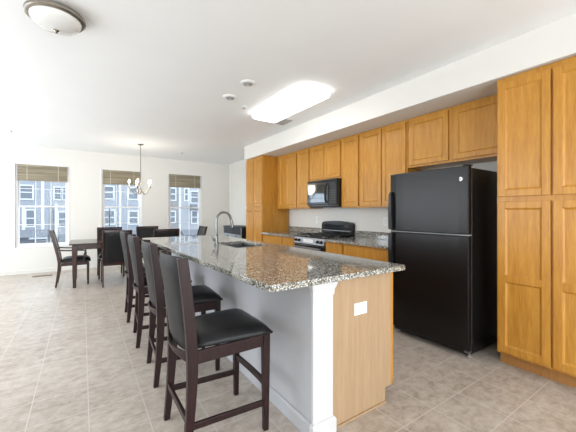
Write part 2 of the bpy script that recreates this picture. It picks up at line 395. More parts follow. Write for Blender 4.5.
town('townhouse', 'light blue-grey townhouse with bays at the right of the right-hand window', 10.1, 18, 40, 'siding2',
     [(10.9, 11.25, 2.9, 4.3), (11.7, 12.7, 2.6, 4.0), (11.8, 12.45, -0.05, 1.45), (14, 15, 2.6, 4)],
     [('corner_trim', 'exttrim', (10.15, 10.4, -0.06, 0, -4, 5.5)), ('balcony', 'roof', (11.5, 13.2, -1.0, 0, 1.9, 2.3)), ('corner_trim', 'exttrim', (11.35, 11.5, -0.06, 0, -4, 5)),
      ('porch_roof', 'roof', (10.4, 14.0, -1.5, 0, -1.5, -0.9))])

# ------------------------------------------------------------ raised window shades
def shade(a, b, label):
    t = thing('window_shade', label, 'blind', ((a+b)/2, YW+0.006, WZ1), 0, 'raised tan slatted shades')
    h = (b-a)/2-0.03
    boxo('head_rail', 'blind', t, (-h, h, -0.006, 0.022, -0.05, -0.001), 0.003)
    bm = bmesh.new(); z = -0.055
    while z > -0.315:
        o = (-0.004 if int(round(z/0.026)) % 2 else 0.002)
        bx(bm, -h+0.004, h-0.004, -0.005+o, 0.021+o, z-0.0255, z); z -= 0.026
    obj('slat_stack', bm, 'blind', t)
    boxo('bottom_rail', 'blind', t, (-h, h, -0.007, 0.022, -0.345, z-0.002), 0.003)
    for x in (-h*0.62, h*0.62): boxo('ladder_cord', 'cord', t, (x-0.004, x+0.004, -0.011, -0.008, -0.34, -0.01))
shade(*WX[0], 'tan slatted shade raised at the top of the left window')
shade(*WX[1], 'tan slatted shade raised in the middle window behind the chandelier')
shade(*WX[2], 'tan slatted shade raised in the window nearest the cabinets')

# ------------------------------------------------------------ cabinets (fronts face -X)
def door_mesh(y0, y1, z0, z1, th=0.02, st=0.055, mids=()):
    bm = bmesh.new()
    bx(bm, 0, th, y0, y0+st, z0, z1); bx(bm, 0, th, y1-st, y1, z0, z1)
    zs = [z0+st] + [v for m in mids for v in (m-st/2, m+st/2)] + [z1-st]
    bx(bm, 0, th, y0+st, y1-st, z0, z0+st); bx(bm, 0, th, y0+st, y1-st, z1-st, z1)
    for m in mids: bx(bm, 0, th, y0+st, y1-st, m-st/2, m+st/2)
    for k in range(0, len(zs), 2):
        a, b, c, d = y0+st, y1-st, zs[k], zs[k+1]; i = 0.012
        o = [bm.verts.new((0.001, y, z)) for y, z in ((a,c),(b,c),(b,d),(a,d))]
        n = [bm.verts.new((0.011, y, z)) for y, z in ((a+i,c+i),(b-i,c+i),(b-i,d-i),(a+i,d-i))]
        q = [bm.verts.new((th, y, z)) for y, z in ((a,c),(b,c),(b,d),(a,d))]
        for e in range(4): bm.faces.new((o[e], o[(e+1)%4], n[(e+1)%4], n[e]))
        bm.faces.new(n); bm.faces.new(q)
    return bm
def cabinet(name, label, y0, y1, z0, z1, xf, xb, doors=(), drawers=(), kick=0, group=None, cat='cabinet', bodybot=None):
    t = thing(name, label, cat, (xf, (y0+y1)/2, z0), 0, group)
    oy = (y0+y1)/2; D = xb-xf
    boxo('body', 'cab', t, (0.02, D, y0-oy+0.0015, y1-oy-0.0015, kick, z1-z0), 0.002)
    if kick: boxo('toe_kick', 'kick', t, (0.085, D, y0-oy+0.003, y1-oy-0.003, 0, kick-0.001))
    for d in doors:
        a, b, c, e = d[:4]; obj('door', door_mesh(a-oy, b-oy, c-z0, e-z0, 0.0195, mids=[m-z0 for m in (d[4] if len(d) > 4 else ())]), 'cab', t, 0.0025)
    for a, b, c, e in drawers:
        bm = bmesh.new(); bx(bm, 0, 0.0195, a-oy, b-oy, c-z0, e-z0); obj('drawer', bm, 'cab', t, 0.005)
    return t
# near pantry
cabinet('pantry_cabinet', 'tall honey maple pantry with four doors, nearest the camera, beside the refrigerator', 0.40, 1.192, 0, 2.436, 2.945, 3.58,
        [(0.822, 1.176, 1.435, 2.39), (0.455, 0.806, 1.435, 2.39), (0.822, 1.176, 0.125, 1.39, (0.745,)), (0.455, 0.806, 0.125, 1.39, (0.745,))], kick=0.105)
cabinet('pantry_cabinet', 'tall pantry cabinet with narrow doors at the far end of the kitchen run', 5.315, 6.04, 0, 2.436, 2.945, 3.58,
        [(5.33, 5.67, 1.42, 2.40), (5.685, 6.025, 1.42, 2.40), (5.33, 5.67, 0.125, 1.385), (5.685, 6.025, 0.125, 1.385)], kick=0.105)
UG = 'maple wall cabinets'; ux, ub = 3.275, 3.598
def upper(label, y0, y1, z0, doors, z1=2.436):
    cabinet('wall_cabinet', label, y0, y1, z0, z1, ux, ub, [(a, b, z0+0.025, z1-0.03) for a, b in doors], group=UG)
upper('two-door maple wall cabinet against the far pantry', 4.60, 5.31, 1.37, [(4.62, 4.98), (4.99, 5.235)])
upper('narrow single-door wall cabinet just left of the microwave', 4.227, 4.60, 1.37, [(4.245, 4.582)])
upper('short two-door cabinet directly above the microwave', 3.443, 4.227, 1.83, [(3.462, 3.832), (3.842, 4.208)])
upper('narrow single-door wall cabinet just right of the microwave', 3.066, 3.443, 1.37, [(3.088, 3.422)])
upper('wide two-door wall cabinet between the microwave group and the refrigerator', 2.289, 3.066, 1.37, [(2.312, 2.668), (2.680, 3.044)])
upper('short wide two-door cabinet above the refrigerator', 1.194, 2.287, 1.84, [(1.215, 1.735), (1.787, 2.262)])
BG = 'maple base cabinets'
def base(label, y0, y1, dr, nd):
    w = (y1-y0)/nd
    cabinet('base_cabinet', label, y0, y1, 0, 0.876, 2.955, 3.58, [(y0+w*k+0.015, y0+w*(k+1)-0.015, 0.125, 0.69) for k in range(nd)],
            [(a, b, 0.715, 0.855) for a, b in dr], kick=0.105, group=BG)
base('base cabinet with a drawer beside the far pantry, left of the range', 4.60, 5.312, [(4.62, 5.29)], 2)
base('narrow base cabinet touching the left side of the range', 4.203, 4.60, [(4.24, 4.58)], 1)
base('narrow base cabinet touching the right side of the range', 3.066, 3.441, [(3.085, 3.42)], 1)
base('wide base cabinet between the range and the refrigerator', 2.235, 3.066, [(2.255, 3.045)], 2)
def counter(label, y0, y1):
    t = thing('countertop', label, 'countertop', (2.93, (y0+y1)/2, 0.877), 0, 'wall run granite countertops'); h = (y1-y0)/2
    boxo('slab', 'gran', t, (0, 0.668, -h, h, 0, 0.036), 0.004)
    boxo('backsplash', 'gran', t, (0.646, 0.668, -h, h, 0.0365, 0.14), 0.003)
counter('speckled granite countertop with low backsplash left of the range', 4.203, 5.312)
counter('speckled granite countertop with low backsplash right of the range', 2.225, 3.441)

# ------------------------------------------------------------ range
t = thing('range', 'black gas range with steel control panel between the base cabinets', 'stove', (2.945, 3.822, 0))
h = 0.377
boxo('body', 'black', t, (0.05, 0.65, -h, h, 0.02, 0.905), 0.004)
boxo('oven_door', 'black', t, (0.0, 0.048, -h+0.005, h-0.005, 0.20, 0.79), 0.008)
bm = bmesh.new(); tube(bm, [(-0.035, -h+0.05, 0.75), (-0.035, h-0.05, 0.75)], 0.012)
for s in (-1, 1): tube(bm, [(0.002, s*(h-0.08), 0.75), (-0.035, s*(h-0.08), 0.75)], 0.009)
obj('oven_handle', bm, 'steel', t, smooth=True)
boxo('bottom_drawer', 'black', t, (0.005, 0.048, -h+0.005, h-0.005, 0.04, 0.19), 0.006)
bm = bmesh.new(); extrude_y(bm, [(-0.012, 0.805), (0.049, 0.805), (0.049, 0.905), (0.012, 0.905)], -h, h)
pnl = obj('control_panel', bm, 'steel', t, 0.004)
for y in (-0.32, -0.235, 0.235, 0.32):
    bm = bmesh.new(); tube(bm, [(0.004, y, 0.855), (-0.026, y, 0.85)], [0.023, 0.019], 16); obj('knob', bm, 'blackplastic', pnl, smooth=True)
bm = bmesh.new(); bx(bm, -0.008, 0.0, -0.12, 0.12, 0.828, 0.88); obj('display', bm, 'white', pnl, 0.002)
boxo('cooktop', 'black', t, (0.012, 0.589, -h, h, 0.906, 0.918), 0.004)
for s in (-1, 1):
    bm = bmesh.new()
    y0, y1 = (0.01, h-0.02) if s > 0 else (-h+0.02, -0.01)
    for yy in (y0, (y0+y1)/2-0.006, y1-0.012): bx(bm, 0.05, 0.567, yy, yy+0.012, 0.935, 0.947)
    for xx in (0.05, 0.18, 0.31, 0.44, 0.555): bx(bm, xx, xx+0.012, y0, y1, 0.9355, 0.9475)
    for xx in (0.052, 0.557):
        for yy in (y0, y1-0.01): bx(bm, xx, xx+0.009, yy, yy+0.009, 0.918, 0.936)
    obj('grate', bm, 'blackplastic', t)
    for xx in (0.18, 0.43):
        bm = bmesh.new(); lathe(bm, [(0.05, 0.918), (0.05, 0.926), (0.035, 0.928), (0.035, 0.934), (0, 0.934)], xx, s*0.19, 20); obj('burner', bm, 'grey', t, smooth=True)
bm = bmesh.new()
prof = [(-h, 0.906), (h, 0.906)] + [(h*math.cos(a)*1.0 if False else h - 0.06*(1-math.cos(a)), 1.08 + 0.06*math.sin(a)) for a in [k*PI/12 for k in range(7)]] + \
       [(y, 1.14+0.02*(1-(y/(h-0.06))**2)) for y in [(h-0.06)*(1-k/6) for k in range(1, 12)]] + [(-h + 0.06*(1-math.cos(a)), 1.08 + 0.06*math.sin(a)) for a in [k*PI/12 for k in range(6, -1, -1)]]
extrude_x(bm, prof, 0.59, 0.65); bgd = obj('backguard', bm, 'black', t, 0.006)
boxo('clock_panel', 'screen', bgd, (0.582, 0.591, -0.30, 0.30, 1.055, 1.10), 0.002)
boxo('vent_trim', 'steel', bgd, (0.578, 0.591, -0.34, 0.34, 0.99, 1.004), 0.002)

# ------------------------------------------------------------ microwave
t = thing('microwave', 'black over-the-range microwave with reflective door hung under the short cabinet', 'microwave', (3.19, 3.806, 1.395)); h = 0.368
boxo('body', 'black', t, (0.03, 0.405, -h, h, 0, 0.428), 0.004)
bm = bmesh.new(); bx(bm, 0, 0.028, -0.17, h-0.003, 0.03, 0.395); d = obj('door', bm, 'black', t, 0.006)
boxo('door_glass', 'mirror_glass', d, (-0.003, 0.0, -0.115, h-0.03, 0.07, 0.36), 0.001)
boxo('top_vent', 'blackplastic', t, (0.004, 0.028, -h+0.003, h-0.003, 0.399, 0.426), 0.003)
bm = bmesh.new(); tube(bm, [(0.0, -0.145, 0.07), (-0.035, -0.145, 0.09), (-0.042, -0.145, 0.21), (-0.035, -0.145, 0.33), (0.0, -0.145, 0.35)], 0.014); obj('handle', bm, 'blackplastic', t, smooth=True)
kp = boxo('control_panel', 'blackplastic', t, (0.0, 0.028, -h+0.003, -0.175, 0.03, 0.395), 0.004)
bm = bmesh.new()
for r in range(6):
    for c in range(3): bx(bm, -0.002, 0.0, -h+0.035+c*0.052, -h+0.072+c*0.052, 0.06+r*0.036, 0.078+r*0.036)
obj('keypad', bm, 'darkgrey', kp); boxo('display', 'screen', kp, (-0.002, 0.0, -h+0.035, -0.205, 0.31, 0.355))
boxo('underside_vent', 'blackplastic', t, (0.05, 0.36, -h+0.04, h-0.04, -0.012, -0.001), 0.002)

# ------------------------------------------------------------ refrigerator
t = thing('refrigerator', 'large black top-freezer refrigerator beside the near pantry', 'refrigerator', (2.80, 1.765, 0)); h = 0.41
boxo('body', 'fridge', t, (0.085, 0.76, -h, h, 0.035, 1.70), 0.006)
def fdoor(z0, z1, nm):
    bm = bmesh.new(); n = 10
    pts = [(0.075, -h-0.003), (0.075, h+0.003)] + [(0.018 - 0.018*(1-(t_*t_)**2) , t_*(h+0.003)) for t_ in [1-2*k/n for k in range(n+1)]]
    prism(bm, pts, z0, z1); return obj(nm, bm, 'fridge', t, 0.008)
f1 = fdoor(1.105, 1.715, 'freezer_door'); f2 = fdoor(0.075, 1.090, 'fridge_door')
boxo('door_gasket', 'grey', f1, (0.0755, 0.084, -h+0.004, h-0.004, 1.11, 1.70)); boxo('door_gasket', 'grey', f2, (0.0755, 0.084, -h+0.004, h-0.004, 0.08, 1.085))
boxo('door_seam_trim', 'grey', t, (0.02, 0.075, -h, h, 1.092, 1.103), 0.001)
for f, zz in ((f1, (1.118, 1.30, 1.50, 1.525)), (f2, (1.078, 0.90, 0.68, 0.655))):
    bm = bmesh.new(); y = h-0.022
    secs = [(0.0, y, zz[0], 0.020, 0.024), (-0.006, y, zz[1], 0.024, 0.021), (-0.002, y, zz[2], 0.022, 0.017), (0.010, y, zz[3], 0.010, 0.015)]
    bar(bm, secs if zz[1] > zz[0] else secs[::-1]); obj('handle', bm, 'blackplastic', f, 0.004)
bm = bmesh.new(); lathe(bm, [(0, 0), (0.019, 0), (0.019, 0.003), (0.015, 0.004), (0, 0.004)], 0, 0, 24)
lg = obj('badge', bm, 'white', f1, smooth=True); lg.location = (0.012, -0.345, 1.60); lg.rotation_euler = (0, -PI/2, 0)
def text_mesh(name, s, size, mat, parent, loc, rot):
    cu = bpy.data.curves.new(name, 'FONT'); cu.body = s; cu.size = size; cu.extrude = 0.0006; cu.align_x = 'CENTER'; cu.align_y = 'CENTER'
    to = bpy.data.objects.new(name, cu); C.objects.link(to)
    dg = bpy.context.evaluated_depsgraph_get(); me = bpy.data.meshes.new_from_object(to.evaluated_get(dg))
    bpy.data.objects.remove(to); me.materials.clear(); me.materials.append(M[mat])
    o = bpy.data.objects.new(name, me); C.objects.link(o); o.parent = parent; o.location = loc; o.rotation_euler = rot
    return o
text_mesh('badge_lettering', 'GE', 0.019, 'black', f1, (0.0073, -0.345, 1.60), (PI/2, 0, -PI/2))
boxo('toe_grille', 'blackplastic', t, (0.06, 0.084, -h+0.02, h-0.02, 0.03, 0.07), 0.002)
bm = bmesh.new(); bx(bm, 0.02, 0.10, -h, -h+0.05, 1.716, 1.728); obj('top_hinge', bm, 'blackplastic', t, 0.003)
bm = bmesh.new(); bx(bm, 0.02, 0.08, -h, -h+0.04, 0.055, 0.072); obj('bottom_hinge', bm, 'steel', t, 0.002)
for s in (-1, 1):
    bm = bmesh.new(); lathe(bm, [(0.022, 0), (0.022, 0.012), (0.010, 0.014), (0.010, 0.036)], 0.10, s*(h-0.035), 16); obj('foot', bm, 'grey', t, smooth=True)
    bm = bmesh.new(); lathe(bm, [(0.022, 0), (0.022, 0.012), (0.010, 0.014), (0.010, 0.036)], 0.70, s*(h-0.035), 16); obj('foot', bm, 'grey', t, smooth=True)

# ------------------------------------------------------------ wall outlets
def plate(parent, x, y, z, facing, w=0.07, hh=0.115, name='cover_plate', horiz=False):
    pass
for y, lab in ((4.40, 'white outlet on the wall left of the range backguard'), (2.86, 'white outlet on the wall above the right countertop')):
    o = thing('wall_outlet', lab, 'outlet', (XR, y, 1.17), 0)
    boxo('cover_plate', 'white', o, (-0.006, -0.0005, -0.036, 0.036, -0.058, 0.058), 0.002)
    boxo('receptacle', 'grey' if False else 'trim', o, (-0.009, -0.006, -0.017, 0.017, -0.034, 0.034), 0.002)

# ------------------------------------------------------------ island
Y0, Y1 = 1.375, 4.72
t = thing('kitchen_island', 'long kitchen island with shade-greyed knee wall, white corner post and maple end panel', 'kitchen island', (1.26, Y0, 0))
L = Y1-Y0
bm = bmesh.new(); extrude_y(bm, [(-0.014, 0), (0.465, 0), (0.465, 0.10), (0.525, 0.10), (0.525, 0.897), (-0.014, 0.897)], 0, 1.545)
extrude_y(bm, [(-0.014, 0), (0.465, 0), (0.465, 0.10), (0.525, 0.10), (0.525, 0.70), (-0.014, 0.70)], 1.545, 2.255)
extrude_y(bm, [(-0.014, 0), (0.465, 0), (0.465, 0.10), (0.525, 0.10), (0.525, 0.897), (-0.014, 0.897)], 2.255, L)
bmesh.ops.remove_doubles(bm, verts=bm.verts, dist=1e-5)
o = obj('cabinet_body', bm, 'veneer', t, 0.002); o['label'] = 'beige wood end panel'
boxo('face_frame', 'cab', t, (0.5255, 0.545, 0.002, L, 0.10, 0.897), 0.001)
for k in range(7):
    a = k*L/7+0.012; b = (k+1)*L/7-0.012
    bm = door_mesh(a, b, 0.125, 0.875); 
    for v in bm.verts: v.co.x = 0.566 - v.co.x
    obj('door', bm, 'cab', t, 0.002)
boxo('knee_wall', 'kneewall_shade', t, (-0.168, -0.015, 0.012, L, 0, 0.897))
bm = bmesh.new()
bx(bm, -0.170, -0.020, -0.008, 0.011, 0, 0.897)
obj('corner_post', bm, 'post', t, 0.002)
bm = bmesh.new()
ring = [(0.0, 0.79), (0.006, 0.80), (0.008, 0.83), (0.022, 0.86), (0.030, 0.897)]
def collar(bm, x0, x1, y0, y1, steps):
    rs = []
    for o_, z in steps: rs.append([bm.verts.new((x, y, z)) for x, y in ((x0-o_, y0-o_), (x1+o_, y0-o_), (x1+o_, y1), (x0-o_, y1))])
    for a, b in zip(rs, rs[1:]):
        for k in range(4): bm.faces.new((a[k], a[(k+1)%4], b[(k+1)%4], b[k]))
    bm.faces.new(rs[0][::-1]); bm.faces.new(rs[-1])
collar(bm, -0.1705, -0.0195, -0.0085, 0.0115, [(0.001, 0.81), (0.005, 0.82), (0.006, 0.845), (0.014, 0.865), (0.022, 0.897)])
obj('post_capital', bm, 'post', t)
bm = bmesh.new(); collar(bm, -0.1705, -0.0195, -0.0085, 0.0115, [(0.014, 0), (0.014, 0.075), (0.006, 0.088), (0.001, 0.09)])
obj('post_base', bm, 'post', t)
bm = bmesh.new(); extrude_y(bm, [(-0.169, 0), (-0.184, 0), (-0.184, 0.075), (-0.175, 0.09), (-0.169, 0.09)], 0.014, L); obj('baseboard', bm, 'kneewall_shade', t)
boxo('quarter_round', 'veneer', t, (0.01, 0.463, -0.012, -0.0005, 0, 0.014), 0.003)
bm = bmesh.new(); bx(bm, 0.163, 0.277, -0.006, -0.0005, 0.648, 0.724); pl = obj('outlet_plate', bm, 'white', t, 0.002)
for s in (-1, 1): boxo('socket', 'trim', pl, (0.22+s*0.02-0.014, 0.22+s*0.02+0.014, -0.008, -0.006, 0.666, 0.707), 0.003)
# slab with sink cut-out
SX0, SX1, SY0, SY1 = 1.33, 1.72, 2.93, 3.62
out = []
xl = lambda y: 0.775 - 0.07*((y-1.33)/3.5)
def arc(cx, cy, r, a0, a1, n=6): return [(cx+r*math.cos(a0+(a1-a0)*k/n), cy+r*math.sin(a0+(a1-a0)*k/n)) for k in range(n+1)]
ya, yb = 1.318, 4.83
bm = bmesh.new()
zb, zt = 0.898, 0.934
r = 0.035
outer = arc(xl(ya)+r, ya+r, r, PI, 1.5*PI) + arc(1.875-0.012, ya+0.012, 0.012, 1.5*PI, 2*PI, 3) + [(1.875, SY0), (1.875, SY1)] + arc(1.875-r, yb-r, r, 0, PI/2) + arc(xl(yb)+r, yb-r, r, PI/2, PI) + [(xl(SY1), SY1), (xl(SY0), SY0)]
# split into four convex strips around the cut-out
near = arc(xl(ya)+r, ya+r, r, PI, 1.5*PI) + arc(1.875-0.012, ya+0.012, 0.012, 1.5*PI, 2*PI, 3) + [(1.875, SY0), (SX1, SY0), (SX0, SY0), (xl(SY0), SY0)]
far = [(xl(SY1), SY1), (SX0, SY1), (SX1, SY1), (1.875, SY1)] + arc(1.875-r, yb-r, r, 0, PI/2) + arc(xl(yb)+r, yb-r, r, PI/2, PI)
lft = [(xl(SY0), SY0), (SX0, SY0), (SX0, SY1), (xl(SY1), SY1)]
rgt = [(SX1, SY0), (1.875, SY0), (1.875, SY1), (SX1, SY1)]
vd = {}
def V(x, y, z):
    k = (round(x, 5), round(y, 5), z)
    if k not in vd: vd[k] = bm.verts.new((x, y, z))
    return vd[k]
for poly in (near, far, lft, rgt):
    bm.faces.new([V(x, y, zt) for x, y in poly]); bm.faces.new([V(x, y, zb) for x, y in poly][::-1])
for loop in (outer, [(SX0, SY0), (SX0, SY1), (SX1, SY1), (SX1, SY0)]):
    for k in range(len(loop)):
        a, b = loop[k], loop[(k+1) % len(loop)]
        bm.faces.new((V(*a, zb), V(*b, zb), V(*b, zt), V(*a, zt)))
o = obj('island_countertop', bm, 'gran', None, 0.005, seg=3)
tag(o, 'polished speckled granite countertop on the island, with a sink cut-out', 'countertop')
# sink and faucet
t = thing('sink', 'steel undermount sink set in the island countertop', 'sink', ((SX0+SX1)/2, (SY0+SY1)/2, 0.934))
bm = bmesh.new(); hx, hy = (SX1-SX0)/2-0.0015, (SY1-SY0)/2-0.0015; w = 0.006
T, Bz = -0.0365, -0.2335
bx(bm, -hx, -hx+w, -hy, hy, Bz, T); bx(bm, hx-w, hx, -hy, hy, Bz, T)
bx(bm, -hx+w, hx-w, -hy, -hy+w, Bz, T); bx(bm, -hx+w, hx-w, hy-w, hy, Bz, T); bx(bm, -hx+w, hx-w, -hy+w, hy-w, Bz, Bz+0.006)
obj('basin', bm, 'sinksteel', t)
bm = bmesh.new(); lathe(bm, [(0.045, -0.2274), (0.045, -0.225), (0.02, -0.2265), (0, -0.2265)], 0, 0, 20); obj('drain', bm, 'darknickel', t, smooth=True)
t = thing('faucet', 'tall gooseneck faucet in brushed nickel behind the island sink', 'faucet', (1.235, 3.27, 0.934))
bm = bmesh.new(); lathe(bm, [(0.028, 0), (0.028, 0.008), (0.022, 0.014), (0.021, 0.10), (0.017, 0.115), (0.013, 0.13), (0, 0.13)], 0, 0, 24); obj('base', bm, 'darknickel', t, smooth=True)
bm = bmesh.new()
pts = [(0, 0, 0.12), (0, 0, 0.27)] + [(0.088-0.088*math.cos(a), 0, 0.27+0.10*math.sin(a)) for a in [k*PI/12 for k in range(1, 11)]]
pts += [(0.176, 0, 0.275)]
tube(bm, pts, 0.0125, 14); obj('spout', bm, 'darknickel', t, smooth=True)
bm = bmesh.new(); tube(bm, [(0.174, 0, 0.285), (0.181, 0, 0.255), (0.190, 0, 0.20)], [0.014, 0.017, 0.019], 16); obj('spray_head', bm, 'darknickel', t, smooth=True)
bm = bmesh.new(); tube(bm, [(-0.015, 0.0, 0.065), (-0.04, 0.0, 0.065)], 0.015, 14); tube(bm, [(-0.035, 0, 0.07), (-0.06, 0, 0.11)], [0.006, 0.004], 10); obj('handle', bm, 'darknickel', t, smooth=True)

# ------------------------------------------------------------ counter stools
def make_stool():
    t = thing('counter_stool', '', 'stool', group='counter stools along the island')
    def px(z):     # rear post centre line
        if z < 0.5: return -0.205 - 0.035*((0.5-z)/0.5)**1.6
        return -0.205 - 0.052*((z-0.5)/0.57)**1.5
    for s in (-1, 1):
        bm = bmesh.new(); bar(bm, [(0.232, s*0.212, 0, 0.015, 0.015), (0.232, s*0.212, 0.35, 0.0195, 0.0195), (0.232, s*0.212, 0.575, 0.0215, 0.0215)])
        obj('leg', bm, 'espresso', t, 0.003)
        bm = bmesh.new(); secs = []
        for k in range(15):
            z = 1.065*k/14; hx = 0.017 + 0.011*min(1, z/0.5) - 0.002*max(0, (z-0.5)/0.55)
            secs.append((px(z), s*(0.214-0.004*z), z, hx, 0.017))
        bar(bm, secs); obj('back_post', bm, 'espresso', t, 0.003)
    bm = bmesh.new(); slab_back(bm, lambda z: px(z)-0.002, 0.565, 1.068, 0.192, 0.052, 0.026, puff=0.004, topc=0.006); obj('backrest', bm, 'leather_back', t, smooth=True)
    bm = bmesh.new(); slab_back(bm, lambda z: px(z)-0.004, 0.505, 0.563, 0.192, 0.055, 0.024, nz=3); obj('back_rail', bm, 'espresso', t, smooth=True)
    bm = bmesh.new()
    for s in (-1, 1): rail(bm, (-0.185, s*0.213, 0.54), (0.215, s*0.213, 0.54), 0.022, 0.068)
    rail(bm, (0.236, -0.195, 0.54), (0.236, 0.195, 0.54), 0.022, 0.068)
    obj('seat_frame', bm, 'espresso', t, 0.003)
    bm = bmesh.new(); cushion(bm, 0.045, 0, 0.576, 0.644, 0.225, 0.238, 0.196, sag=0.008); obj('seat', bm, 'leather', t, smooth=True)
    for s in (-1, 1):
        bm = bmesh.new(); rail(bm, (-0.218, s*0.212, 0.185), (0.218, s*0.212, 0.165), 0.018, 0.034); obj('side_stretcher', bm, 'espresso', t, 0.003)
    bm = bmesh.new(); rail(bm, (0.232, -0.198, 0.275), (0.232, 0.198, 0.275), 0.020, 0.036, (0.007, 0, 0), 8); obj('footrest', bm, 'espresso', t, 0.002)
    bm = bmesh.new(); rail(bm, (-0.228, -0.198, 0.215), (-0.228, 0.198, 0.215), 0.018, 0.034); obj('rear_stretcher', bm, 'espresso', t, 0.003)
    return t
st = make_stool(); st.location = (0.68, 1.815, 0); st['label'] = 'espresso counter stool with black leather seat, nearest the camera, whole seat in view'
dup(st, (0.705, 2.65, 0), math.radians(-3), 'espresso counter stool second from the camera, its black seat seen past the nearest stool')
dup(st, (0.695, 3.45, 0), math.radians(-4), 'espresso counter stool third from the camera, mostly hidden behind the two nearer stools')
dup(st, (0.70, 4.27, 0), math.radians(-3), 'espresso counter stool farthest from the camera, beside the dining table')

# ------------------------------------------------------------ dining table and chairs
TX0, TX1, TY0, TY1 = -0.19, 2.02, 6.36, 7.34
t = thing('dining_table', 'long dark mahogany dining table before the windows', 'table', ((TX0+TX1)/2, (TY0+TY1)/2, 0))
hx, hy = (TX1-TX0)/2, (TY1-TY0)/2
boxo('tabletop', 'mahogany', t, (-hx, hx, -hy, hy, 0.74, 0.765), 0.006)
bm = bmesh.new()
for s in (-1, 1):
    prism(bm, [(-hx+0.09, s*(hy-0.075)-0.011), (hx-0.09, s*(hy-0.075)-0.011), (hx-0.09, s*(hy-0.075)+0.011), (-hx+0.09, s*(hy-0.075)+0.011)], 0.655, 0.734)
    prism(bm, [(s*(hx-0.075)-0.011, -hy+0.09), (s*(hx-0.075)+0.011, -hy+0.09), (s*(hx-0.075)+0.011, hy-0.09), (s*(hx-0.075)-0.011, hy-0.09)], 0.655, 0.734)
obj('apron', bm, 'mahogany', t, 0.002)
for sx in (-1, 1):
    for sy in (-1, 1):
        bm = bmesh.new(); bar(bm, [(sx*(hx-0.075), sy*(hy-0.075), 0, 0.024, 0.024), (sx*(hx-0.075), sy*(hy-0.075), 0.62, 0.037, 0.037), (sx*(hx-0.075), sy*(hy-0.075), 0.734, 0.037, 0.037)])
        obj('leg', bm, 'mahogany', t, 0.004)
def make_chair(arms):
    t = thing('dining_armchair' if arms else 'dining_chair', '', 'chair', group='armchairs at the table ends' if arms else 'side chairs along the dining table')
    def px(z):
        if z < 0.42: return -0.215 - 0.05*((0.42-z)/0.42)**1.5
        return -0.215 - 0.125*((z-0.42)/0.57)**1.2
    hw = 0.235 if arms else 0.232
    for s in (-1, 1):
        bm = bmesh.new(); bar(bm, [(0.205, s*(hw-0.02), 0, 0.014, 0.014), (0.205, s*(hw-0.02), 0.40, 0.020, 0.020)]); obj('leg', bm, 'mahogany', t, 0.003)
        bm = bmesh.new(); bar(bm, [(px(0.99*k/12), s*(hw-0.016), 0.99*k/12, 0.015+0.008*min(1, k/5), 0.014) for k in range(13)]); obj('back_post', bm, 'mahogany', t, 0.003)
    bm = bmesh.new(); rail(bm, (px(0.975), -hw+0.03, 0.972), (px(0.975), hw-0.03, 0.972), 0.036, 0.034, (-0.012, 0, 0), 6); obj('top_rail', bm, 'mahogany', t, 0.003)
    bm = bmesh.new(); rail(bm, (px(0.385), -hw+0.03, 0.385), (px(0.385), hw-0.03, 0.385), 0.034, 0.05); obj('back_rail', bm, 'mahogany', t, 0.003)
    bm = bmesh.new(); slab_back(bm, px, 0.412, 0.953, hw-0.031, 0.010, 0.034, puff=0.003); obj('backrest', bm, 'leather', t, smooth=True)
    bm = bmesh.new()
    for s in (-1, 1): rail(bm, (-0.19, s*(hw-0.018), 0.385), (0.185, s*(hw-0.018), 0.385), 0.02, 0.055)
    rail(bm, (0.207, -hw+0.04, 0.385), (0.207, hw-0.04, 0.385), 0.02, 0.055); obj('seat_frame', bm, 'mahogany', t, 0.003)
    bm = bmesh.new(); cushion(bm, 0.03, 0, 0.414, 0.505, 0.218, hw-0.002, hw-0.034, crown=0.4); obj('seat', bm, 'leather', t, smooth=True)
    if arms:
        for s in (-1, 1):
            bm = bmesh.new()
            P = [(-0.235, 0.645), (-0.10, 0.632), (0.05, 0.63), (0.14, 0.622), (0.172, 0.59), (0.17, 0.54), (0.14, 0.475), (0.135, 0.385)]
            for a, b in zip(P, P[1:]):
                n_ = 1
                if abs(a[0]-b[0]) > abs(a[1]-b[1]): rail(bm, (a[0], s*(hw+0.015), a[1]), (b[0], s*(hw+0.015), b[1]), 0.028, 0.024)
                else: bar(bm, [(b[0], s*(hw+0.015), b[1]-0.004, 0.012, 0.012), (a[0], s*(hw+0.015), a[1]+0.004, 0.013, 0.013)])
            obj('armrest', bm, 'mahogany', t, 0.003)
    return t
ac = make_chair(True); ac.location = (-0.12, 6.87, 0); ac['label'] = 'dark armchair with black seat at the left end of the dining table'
dup(ac, (1.945, 6.87, 0), PI, 'armchair at the right table end, only its leaning back showing above the island')
dc = make_chair(False); dc.location = (0.51, 6.46, 0); dc.rotation_euler = (0, 0, PI/2)
dc['label'] = 'left near-side dining chair, tall dark back toward the camera'
dup(dc, (1.335, 6.46, 0), PI/2, 'right near-side dining chair, its dark back top showing over the island')
dup(dc, (0.48, 7.20, 0), -PI/2, 'dining chair on the window side of the table, in front of the middle window')
dup(dc, (1.22, 7.20, 0), -PI/2, 'dining chair on the window side of the table, between the middle and right windows')

